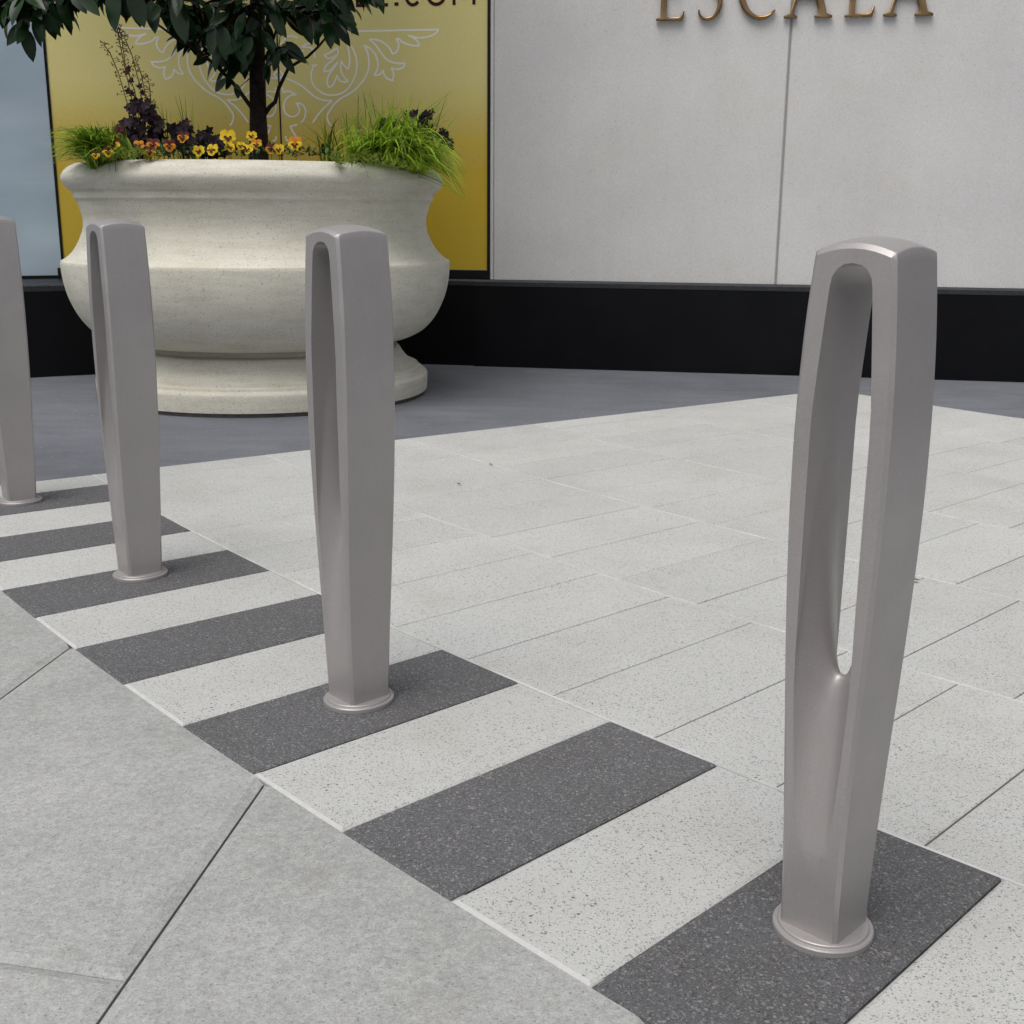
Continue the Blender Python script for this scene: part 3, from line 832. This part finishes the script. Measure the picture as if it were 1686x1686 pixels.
tree = empty('magnolia_tree', tree_base); tag(tree, 'dark glossy broad-leaved tree with a single straight trunk growing out of the stone planter', 'tree')
TB = Vector(tree.location)
def tp(px, py, f=0.0): return at(px, py, f) - TB
mb = MB()
axis = [Vector((0, 0, -.02)), tp(426, 225), tp(425, 190), tp(424, 130), tp(423, 60), tp(424, 0)]
top = axis[-1]; axis += [top+Vector((.01, 0, .5)), top+Vector((.03, .02, 1.0)), top+Vector((.0, .03, 1.6)), top+Vector((.02, .0, 2.1))]
mb.tube(axis, [.055, .050, .045, .043, .041, .040, .034, .026, .016, .006], 14)
trunk = mb.build('trunk', [M['bark']], tree, R(50))
brs = [
 ([(416, 180), (398, 155), (383, 136), (360, 112), (340, 95), (318, 78), (306, 68), (296, 68), (280, 55), (262, 42), (248, 25), (236, 5)], 0.10, .012),
 ([(433, 192), (444, 176), (453, 168), (459, 145), (464, 135), (475, 112), (488, 104), (506, 94), (524, 77), (540, 58), (556, 40)], 0.12, .0125),
 ([(427, 110), (440, 90), (452, 60), (458, 30), (468, 0)], .18, .009),
 ([(421, 85), (405, 50), (396, 25), (385, 0)], .15, .011),
 ([(340, 95), (355, 80), (375, 62), (395, 50)], .16, .006),
 ([(422, 120), (408, 132), (396, 142)], .12, .004),
 ([(459, 120), (458, 100), (459, 80), (461, 60)], .2, .005),
 ([(422, 40), (380, 18), (330, 5), (270, -10), (190, -30), (110, -35), (60, -10), (40, 12)], .25, .011),
 ([(424, 20), (480, 5), (530, -15), (580, -20), (612, -12)], .2, .010),
]
for i, (pl, f, r0) in enumerate(brs):
    pts = [tp(x, y, f*(k/(len(pl)-1))**.8) for k, (x, y) in enumerate(pl)]
    b = MB(); b.tube(pts, [r0*(1-.62*k/(len(pl)-1)) for k in range(len(pl))], 8)
    b.build('branch', [M['bark']], tree, R(60))
crown = MB()
def rosette(px, py, f, n, L=.165, droop=.5, spread=1.0, az0=None):
    c = tp(px, py, f)
    for k in range(n):
        az = 2*math.pi*k/n + rl.uniform(-.5, .5) if az0 is None else az0 + rl.uniform(-1, 1)
        el = rl.uniform(-.9, .35) - droop*.4
        d_ = Vector((math.cos(az)*math.cos(el), math.sin(az)*math.cos(el)*spread, math.sin(el)))
        l = L*rl.uniform(.72, 1.15)
        up = Vector((rl.uniform(-.5, .5), rl.uniform(-.9, .1), 1))
        leaf(crown, c + d_*.01, d_, up, l, l*rl.uniform(.36, .46), rl.uniform(.05, .4), rl.uniform(.1, .45))
def one(px0, py0, px1, py1, f=.2, wd=.42, tilt=0.0):
    a = tp(px0, py0, f); b = tp(px1, py1, f+rl.uniform(-.03, .06)); d_ = b-a
    leaf(crown, a, d_, Vector((tilt+rl.uniform(-.35, .35), -1, .35)), d_.length, d_.length*wd, rl.uniform(-.05, .12), rl.uniform(.1, .3))
# individually placed leaves along the lower edge of the crown
ONES = [(40, 45, 55, 102), (38, 38, 12, 76), (45, 40, 28, 72), (55, 30, 70, 78), (62, 28, 68, 60), (10, -10, 4, 48), (18, -5, -12, 45), (30, -10, 45, 42), (70, -5, 92, 66), (84, 5, 103, 50), (95, -5, 118, 48), (100, -8, 122, 36),
        (75, 0, 60, 40), (88, -12, 80, 30), (120, -18, 126, 22), (125, -20, 165, 27), (118, -20, 142, 22), (150, -25, 163, 14), (168, -22, 178, 14),
        (186, -25, 192, 54), (184, -30, 205, 30), (215, -18, 238, 46), (222, -10, 230, 44), (206, -25, 215, 30), (248, 0, 255, 54), (262, 8, 250, 34), (244, 25, 236, 5), (258, 10, 280, 40),
        (268, -20, 295, 68), (280, -10, 310, 58), (290, -5, 304, 70), (300, 5, 330, 60), (310, 20, 345, 72), (322, 12, 330, 66), (332, 25, 362, 78), (344, 92, 318, 108), (372, 128, 356, 152), (390, 138, 392, 162), (386, 138, 398, 150), (380, 130, 372, 148),
        (352, 40, 346, 92), (365, 40, 372, 98), (375, 35, 392, 100), (385, 50, 402, 108), (362, 70, 352, 118), (372, 80, 388, 122), (384, 88, 404, 126), (350, 78, 372, 112), (392, 70, 408, 115), (400, 60, 372, 90), (398, 30, 360, 60), (378, 20, 340, 45), (404, 20, 388, 66), (410, 90, 396, 120), (340, 60, 362, 98),
        (458, 82, 486, 122), (470, 68, 504, 105), (462, 86, 440, 106), (456, 86, 476, 80), (455, 78, 438, 62), (458, 88, 450, 118), (462, 84, 494, 96), (440, 108, 434, 132), (443, 104, 440, 140),
        (445, 10, 470, 62), (450, 12, 462, 60), (470, 20, 505, 62), (480, 25, 525, 55), (490, 20, 515, 72), (540, 38, 545, 80), (538, 38, 560, 76), (548, 32, 578, 76), (556, 24, 592, 58), (550, 28, 588, 42), (520, 42, 522, 78), (500, 10, 536, 34), (510, -5, 480, 26), (535, 0, 560, 30), (560, -15, 585, 20), (592, -25, 622, 14), (600, -22, 634, 8), (575, -20, 600, 6), (520, -15, 505, 20), (545, 15, 520, 40),
        (430, 20, 405, 55), (428, 30, 452, 70), (432, 50, 452, 88), (415, 60, 396, 98), (420, 5, 395, 30), (436, 0, 452, 34)]
for q in ONES:
    one(*q, f=.12+rl.uniform(-.1, .3), wd=rl.uniform(.36, .46), tilt=rl.uniform(-.5, .5))
for px, py, f, k in ((310, 55, -.1, 7), (335, 60, -.15, 8), (355, 20, -.1, 8), (360, 70, -.1, 8), (380, 60, .1, 8), (395, 75, -.1, 8), (405, 50, .2, 7), (385, 105, .0, 6), (20, -5, .2, 8), (50, 5, -.1, 8), (75, 10, .0, 8), (105, -10, .2, 8), (20, 15, .1, 7), (60, 15, .3, 8), (95, 5, .1, 7), (40, -10, .4, 7), (130, -22, .2, 7), (170, -30, .3, 7), (205, -28, .2, 6), (240, -15, .2, 6), (270, -10, .1, 7), (300, 15, .25, 8), (330, 25, .0, 8), (350, 45, .2, 8), (375, 45, .3, 9), (395, 30, .0, 8), (370, 85, .15, 8), (400, 90, .1, 6), (345, 5, .2, 7), (385, 0, .3, 8), (410, 5, .3, 7),
                     (460, 75, .2, 5), (460, 15, .2, 8), (480, 0, .1, 8), (510, 15, .25, 8), (545, 20, .3, 8), (565, 5, .1, 7), (580, -20, .2, 7), (610, -35, .2, 6), (535, -15, .3, 7), (430, -10, .4, 8), (300, -20, .4, 8), (20, -30, .0, 8), (80, -30, -.2, 8)):
    rosette(px, py, f, k, .15)
# the rest of the crown, above the frame
for i in range(26):
    h0 = 1.0 + 1.9*i/26; a = i*2.4; ln_ = 1.25*(1-.3*i/26); p0 = Vector((.0, .01, h0)); p2 = Vector((math.cos(a)*ln_*.9-.1, math.sin(a)*ln_*.75, h0+.25*ln_))
    b = MB(); b.tube([p0, p0.lerp(p2, .5)+Vector((0, 0, -.03)), p2], [.012, .008, .003], 7); b.build('branch', [M['bark']], tree, R(60))
for i in range(215):
    a = rl.uniform(0, 2*math.pi); h = rl.uniform(.95, 3.0); rmax = 1.45*math.sin(math.pi*min(1, (h-.45)/2.9))**.6
    r_ = rmax*math.sqrt(rl.uniform(.08, 1)); c = Vector((math.cos(a)*r_-.15, math.sin(a)*r_*.8, h))
    for k in range(7):
        az = 2*math.pi*k/7+rl.uniform(-.5, .5); el = rl.uniform(-.8, .5)
        d_ = Vector((math.cos(az)*math.cos(el), math.sin(az)*math.cos(el), math.sin(el))); l = rl.uniform(.12, .19)
        leaf(crown, c, d_, Vector((rl.uniform(-.4, .4), rl.uniform(-.4, .4), 1)), l, l*.42, rl.uniform(.05, .35), .25, 0, 4)
crown.build('crown', [M['magnolia_leaf']], tree, R(80))

# ------------------------------------------------------------------ planting in the urn
rp = random.Random(5)
def blade(mb, base, tip, sag, w, n=7, m=0):
    base, tip = Vector(base), Vector(tip); d_ = tip-base; side = Vector((-d_.y, d_.x, 0))
    if side.length < 1e-4: side = Vector((1, 0, 0))
    side = (side.normalized()*.7 + Vector((rp.uniform(-.6, .6), rp.uniform(-.3, .3), rp.uniform(-.2, .2)))).normalized()
    vs = []
    for i in range(n+1):
        t = i/n; p = base + d_*t + Vector((0, 0, sag*4*t*(1-t)))
        ww = w*(1-t**2.2)*.5+.0004
        vs += [p-side*ww, p+side*ww]
    mb.add(vs, [[2*i, 2*i+1, 2*i+3, 2*i+2] for i in range(n)], m)
def grass(name, label, cx, cy, f, count, spec, light=.62):
    """spec(): pixel tip, sag, width"""
    c = at(cx, cy, f); c.z = 1.18; r_ = MB(); loc = Vector(c)
    for i in range(count):
        tx, ty, ff, sag, w, sx = spec()
        b = c + LAT*sx + D*rp.uniform(-.07, .07); b.z = 1.175+rp.uniform(0, .02)
        blade(r_, b-loc, at(tx, ty, ff)-loc, sag, w, 7, 0 if rp.random() < light else 1)
    o_ = r_.build(name, [M['grass_blade'], M['grass_deep']], None, R(80)); o_.location = loc
    tag(o_, label, 'grass', 'grass clumps in the stone planter'); return o_
U = rp.uniform
def left_spec():
    k = U(0, 1)
    if k < .50:
        t = U(0, 1)**.5; tx = 200-128*t; ty = 224+U(-14, 50)*(.55+.45*t)
        return tx, ty, .60+U(-.2, .25), U(.03, .09), U(.008, .013), U(-.14, .10)
    if k < .85: return U(90, 195), U(205, 262), .74+U(-.1, .15), U(.03, .07), U(.008, .013), U(-.14, .06)
    return U(130, 210), U(192, 228), .5+U(-.15, .1), U(.0, .04), U(.006, .009), U(-.12, .1)
grass('grass_clump', 'bright green grass spilling over the left rim of the planter', 196, 250, .58, 640, left_spec, .4)
def right_spec():
    k = U(0, 1)
    if k < .46:
        t = U(0, 1)**.8; tx = 640+134*t; ty = 240+84*t**1.2+U(-62, 16); return tx, ty, .70+U(-.2, .26), U(.05, .14), U(.008, .015), U(-.16, .20)
    if k < .78: return U(545, 730), U(215, 284), .86+U(-.12, .14), U(.05, .11), U(.009, .016), U(-.2, .16)
    if k < .88: return U(555, 765), U(180, 225), .45+U(-.2, .2), U(.02, .07), U(.007, .012), U(-.2, .2)
    return U(570, 750), U(145, 195), .35+U(-.2, .2), U(.0, .05), U(.006, .010), U(-.16, .2)
grass('grass_clump', 'large lime green grass clump cascading over the right rim of the planter', 640, 250, .58, 800, right_spec, .75)
def wisp(cx, x0, x1, y0, y1, f):
    return lambda: (U(x0, x1), U(y0, y1), f+U(-.06, .06), U(.0, .05), U(.006, .009), U(-.05, .05))
grass('grass_clump', 'thin upright grass tuft beside the tall brown flower stalks', 285, 250, .3, 13, wisp(275, 215, 282, 160, 205, .3))
grass('grass_clump', 'thin upright grass tuft between the dark foliage and the tree trunk', 325, 250, .3, 15, wisp(325, 278, 334, 152, 225, .3))
grass('grass_clump', 'small arching green grass tuft just right of the tree trunk', 560, 250, .45, 42, lambda: (U(488, 600), U(170, 240), .5+U(-.1, .1), U(.01, .07), U(.006, .009), U(-.1, .06)))

def round_leaf(mb, c, nrm, rad, m=0, lobes=5, wav=.30):
    nrm = nrm.normalized(); a = nrm.orthogonal().normalized(); b = nrm.cross(a); ph = rp.uniform(0, 6)
    vs = [c - nrm*rad*.12]; n = 18
    for k in range(n):
        t = 2*math.pi*k/n; r_ = rad*(1+wav*math.sin(lobes*t+ph)); vs.append(c + (a*math.cos(t)+b*math.sin(t))*r_ + nrm*rad*.16*math.sin(3*t+ph))
    mb.add(vs, [[0, 1+k, 1+(k+1) % n] for k in range(n)], m)
def heuchera(label, blobs, f, rad=.026):
    xs = [b[0] for b in blobs]; c = at(sum(xs)/len(xs), 250, f); c.z = 1.175; mb = MB()
    for x, y, r_, k in blobs:
        for i in range(int(k*1.25)):
            px, py = x+rp.gauss(0, r_*.55), y+rp.gauss(0, r_*.5)
            p = at(px, py, f+U(-.08, .1)) - c
            round_leaf(mb, p, Vector((U(-.8, .8), -1+U(-.3, .3), U(-.1, 1.0))), rad*U(.6, 1.15))
            if rp.random() < .3: mb.tube([Vector((U(-.02, .02), 0, 0)), p*.6, p], .0022, 5)
    o_ = mb.build('coral_bells', [M['purple_leaf']], None, R(80)); o_.location = c
    tag(o_, label, 'plant', 'dark leaved plants in the stone planter'); return o_
hb = heuchera('tall dark purple leafy plant under the brown flower stalks', [(222, 238, 18, 20), (248, 228, 22, 22), (218, 205, 12, 12), (238, 190, 15, 9), (218, 178, 8, 6), (232, 176, 8, 5), (258, 200, 12, 10), (205, 218, 12, 10), (265, 240, 14, 12)], .42)
heuchera('low purple black ruffled plant left of the yellow pansies', [(345, 230, 16, 26), (325, 237, 13, 14), (352, 245, 12, 14)], .50)
heuchera('small dark plant between the two dark foliage mounds', [(300, 212, 12, 16), (305, 235, 14, 14)], .46, .028)
heuchera('dark purple plant rising out of the right grass clump', [(672, 188, 7, 7), (702, 197, 11, 11), (728, 222, 12, 14), (738, 240, 10, 10), (640, 205, 10, 8), (695, 215, 14, 8)],   .42, .022)
# flower stalks
stk = MB(); c0 = at(238, 250, .36); c0.z = 1.175
for pl in ([(222, 250), (215, 195), (208, 165), (195, 120), (180, 85), (165, 66)], [(232, 250), (226, 200), (214, 150), (202, 95), (192, 45), (182, 8)], [(240, 250), (236, 190), (230, 140), (217, 90), (204, 60), (196, 50)], [(246, 250), (243, 195), (240, 160), (232, 120), (222, 95)], [(250, 250), (250, 190), (247, 150), (243, 122)], [(236, 250), (222, 150), (206, 105), (200, 60), (190, 30)]):
    pts = [at(x, y, .36+.02*math.sin(x)) - c0 for x, y in pl]; stk.tube(pts, [.0026]*(len(pts)-1)+[.0012], 5)
    sm_ = []
    for i in range(1, len(pts)-1):
        for k in range(9): sm_.append((pts[i].lerp(pts[i+1], k/9), (i+k/9)/len(pts)))
    for p, t in sm_:
        if t < .33: continue
        s_ = U(.012, .032)*(1.15-t*.6); sd = rp.choice((-1, 1))
        e_ = p + LAT*sd*s_ + Vector((0, U(-.02, .02), U(-.004, .016)))
        stk.tube([p, e_], .0011, 4)
        for q in range(2): 
            e2 = e_ + Vector((U(-.008, .008), U(-.008, .008), U(-.008, .008))); stk.tube([e_, e2], .0022, 4)
    if U(0, 1) < .6:
        for k in range(3): round_leaf(stk, pts[2].lerp(pts[1], U(0, 1)) + LAT*U(-.01, .01), Vector((U(-.5, .5), -1, .3)), .016, 1)
o_ = stk.build('flower_stalks', [M['stalk'], M['purple_leaf']], None, R(80)); o_.location = c0
tag(o_, 'tall thin brown flower stalks leaning left in front of the gold panel', 'plant')

def sedum(label, pts, f, count, hang):
    c = at(sum(p[0] for p in pts)/len(pts), 255, f); c.z = 1.21; mb = MB()
    for i in range(count):
        x, y, r_ = rp.choice(pts); p = at(x+rp.gauss(0, r_), y+rp.gauss(0, r_*.45), f+U(-.03, .05)) - c
        for k in range(5):
            d_ = Vector((U(-1, 1), U(-1.2, .2), U(-.3, 1))).normalized(); leaf(mb, p, d_, Vector((0, 0, 1)), .014, .008, .1, .2, 0, 3)
    o_ = mb.build('sedum', [M['sedum']], None, R(80)); o_.location = c; tag(o_, label, 'plant', 'sedum creeping over the planter rim'); return o_
sedum('pale yellow green creeping sedum at the foot of the left pansies', [(170, 258, 10), (195, 252, 10), (215, 250, 9), (235, 252, 8), (255, 254, 8)], .80, 120, 0)
sedum('yellow green sedum sprig trailing over the rim just left of the right grass', [(556, 262, 5), (552, 254, 6), (560, 268, 4)], .93, 45, 1)
sedum('yellow green sedum hanging over the rim under the right grass clump', [(584, 265, 7), (592, 256, 7), (604, 262, 8), (622, 266, 8), (642, 268, 8), (660, 272, 7)], .93, 110, 1)

# low leafy filler between the flowers
fl = MB(); cf = at(400, 255, .7); cf.z = 1.18
for i in range(300):
    x = U(225, 545); p = at(x, 258-abs(rp.gauss(0, 9)), .72+U(-.1, .08)) - cf
    leaf(fl, p, Vector((U(-1, 1), U(-1, .4), U(.0, 1.2))), Vector((0, 0, 1)), U(.025, .045), U(.011, .018), .2, .2, 0, 4)
o_ = fl.build('leaf_litter', [M['pansy_leaf']], None, R(80)); o_.location = cf; o_.name = 'ground_cover'
tag(o_, 'low green leaves filling the soil between the pansies', 'ground cover', kind='stuff')

def pansy(px, py, f, size, petal, back, label):
    c = at(px, py, f); basep = Vector((c.x, c.y, 1.175)); r_ = empty('pansy', basep); tag(r_, label, 'flower', 'pansies in the stone planter')
    h = c - basep
    face = (Vector((U(-.35, .35), -1, U(-.05, .45)))).normalized(); a = face.cross(Vector((0, 0, 1))).normalized(); b = a.cross(face).normalized()
    if b.z < 0: b = -b
    def disc(cx, cz, rx, rz, lift, m, mbx, n=14):
        vs = [h + a*cx*size + b*cz*size + face*lift]
        for k in range(n):
            t = 2*math.pi*k/n; w = 1+.06*math.sin(5*t+px); vs.append(h + a*(cx+rx*math.cos(t)*w)*size + b*(cz+rz*math.sin(t)*w)*size + face*(lift+.003*math.sin(2*t+px)))
        mbx.add(vs, [[0, 1+k, 1+(k+1) % n] for k in range(n)], m)
    m1 = MB()
    disc(-.22, .26, .27, .27, -.004, 1, m1); disc(.22, .26, .27, .27, -.003, 1, m1)
    disc(-.29, -.02, .24, .22, .000, 0, m1); disc(.29, -.02, .24, .22, .001, 0, m1); disc(0, -.24, .30, .26, .003, 0, m1)
    m1.build('petals', [M[petal], M[back]], r_, R(60))
    m2 = MB(); disc(-.16, -.03, .11, .09, .007, 0, m2, 9); disc(.16, -.03, .11, .09, .0075, 0, m2, 9); disc(0, -.18, .12, .13, .008, 0, m2, 9)
    m2.build('blotch', [M['maroon_petal']], r_, R(60))
    m3 = MB(); m3.tube([Vector((0, 0, -.01)), h*.5+Vector((0, .012, 0)), h-face*.006], .0016, 5); m3.build('stem', [M['pansy_leaf']], r_, R(60))
Y, Og, Mr = 'yellow_petal', 'orange_petal', 'maroon_petal'
for q in (
 (375, 226, .70, .085, Y, Y, 'largest yellow pansy with a dark face, above the rim left of the tree trunk'),
 (349, 247, .80, .066, Y, Y, 'plain yellow pansy at the rim below the purple black plant, right of a pair'),
 (327, 249, .80, .060, Y, Y, 'plain yellow pansy at the rim below the purple black plant, left of a pair'),
 (379, 243, .78, .050, Y, Y, 'small yellow pansy directly under the largest yellow one'),
 (414, 224, .68, .058, Y, Y, 'yellow pansy tucked against the left side of the trunk, highest there'),
 (422, 238, .72, .060, Y, Og, 'yellow and orange pansy touching the trunk on its left'),
 (408, 246, .78, .058, Y, Y, 'yellow pansy low at the rim just left of the trunk'),
 (396, 240, .74, .046, Y, Y, 'little yellow pansy halfway between the largest one and the trunk'),
 (187, 238, .76, .072, Y, Mr, 'yellow pansy with maroon upper petals beside the left grass'),
 (178, 250, .82, .058, Y, Mr, 'dark faced yellow pansy just under the grass at the left'),
 (158, 255, .84, .044, Y, Mr, 'leftmost tiny yellow brown pansy at the rim'),
 (197, 216, .60, .060, Mr, Mr, 'deep maroon pansy highest beside the left grass'),
 (228, 240, .74, .058, Mr, Og, 'brown maroon pansy under the tall purple plant'),
 (252, 238, .76, .070, Og, Mr, 'orange edged maroon pansy in the middle of the left group'),
 (246, 250, .82, .062, Og, Mr, 'orange maroon pansy lowest in the left group at the rim'),
 (238, 246, .78, .055, Og, Og, 'rust orange pansy at the left of the left middle group'),
 (279, 240, .78, .066, Og, Mr, 'orange pansy with maroon face standing alone right of the left group'),
 (301, 226, .66, .068, Og, Mr, 'dark rusty pansy raised between the dark foliage mounds'),
 (446, 245, .74, .062, Og, Mr, 'orange red pansy close to the right side of the trunk'),
 (459, 246, .76, .056, Y, Y, 'narrow yellow pansy right of the trunk beside the corner seam'),
 (486, 237, .76, .078, Y, Og, 'bright orange yellow pansy with dark face, rightmost of all'),
): pansy(q[0], q[1], q[2], q[3]*.88, *q[4:])

for px, py, sz, lab in ((758, 520+277, .016, 'tiny dark red leaf scrap on the pale slabs between planter and nearest bollard'), (809, 766, .013, 'tiny dark leaf scrap on a white paving joint'), (1500, 957, .030, 'small grey twig lying beside the nearest bollard on the pale slabs')):
    P = gnd(px, py, .003); mb = MB()
    for k in range(3):
        leaf(mb, Vector((0, 0, .001+.001*k)), Vector((U(-1, 1), U(-1, 1), .15)), Vector((0, 0, 1)), sz*U(.7, 1.1), sz*.4, .1, .3, 0, 4)
    o_ = mb.build('leaf_scrap', [M['bark']], None, R(60)); o_.location = P; tag(o_, lab, 'litter')

# ------------------------------------------------------------------ light
w = bpy.data.worlds.new('World'); sc.world = w; w.use_nodes = True
nt = w.node_tree; bg = nt.nodes['Background']
sky = nt.nodes.new('ShaderNodeTexSky'); sky.sky_type = 'NISHITA'; sky.sun_disc = False
EL, AZ = 64, 215
sky.sun_elevation = R(EL); sky.sun_rotation = R(AZ); sky.air_density = 1.0; sky.dust_density = 6.0; sky.ozone_density = 1.0
hs = nt.nodes.new('ShaderNodeHueSaturation'); hs.inputs['Saturation'].default_value = .35
nt.links.new(sky.outputs[0], hs.inputs['Color']); nt.links.new(hs.outputs[0], bg.inputs['Color'])
bg.inputs['Strength'].default_value = .108
sl = bpy.data.lights.new('sun', 'SUN'); sl.energy = 1.3; sl.angle = R(48); sl.color = (1, .97, .93)
so = bpy.data.objects.new('sun', sl); col.objects.link(so)
az = R(AZ); sdir = Vector((math.sin(az)*math.cos(R(EL)), math.cos(az)*math.cos(R(EL)), math.sin(R(EL))))
so.rotation_euler = sdir.to_track_quat('Z', 'Y').to_euler(); so.location = (0, -3, 8)
sc.view_settings.view_transform = 'Standard'; sc.view_settings.look = 'None'
sc.view_settings.exposure = 0.12; sc.view_settings.gamma = 1.0
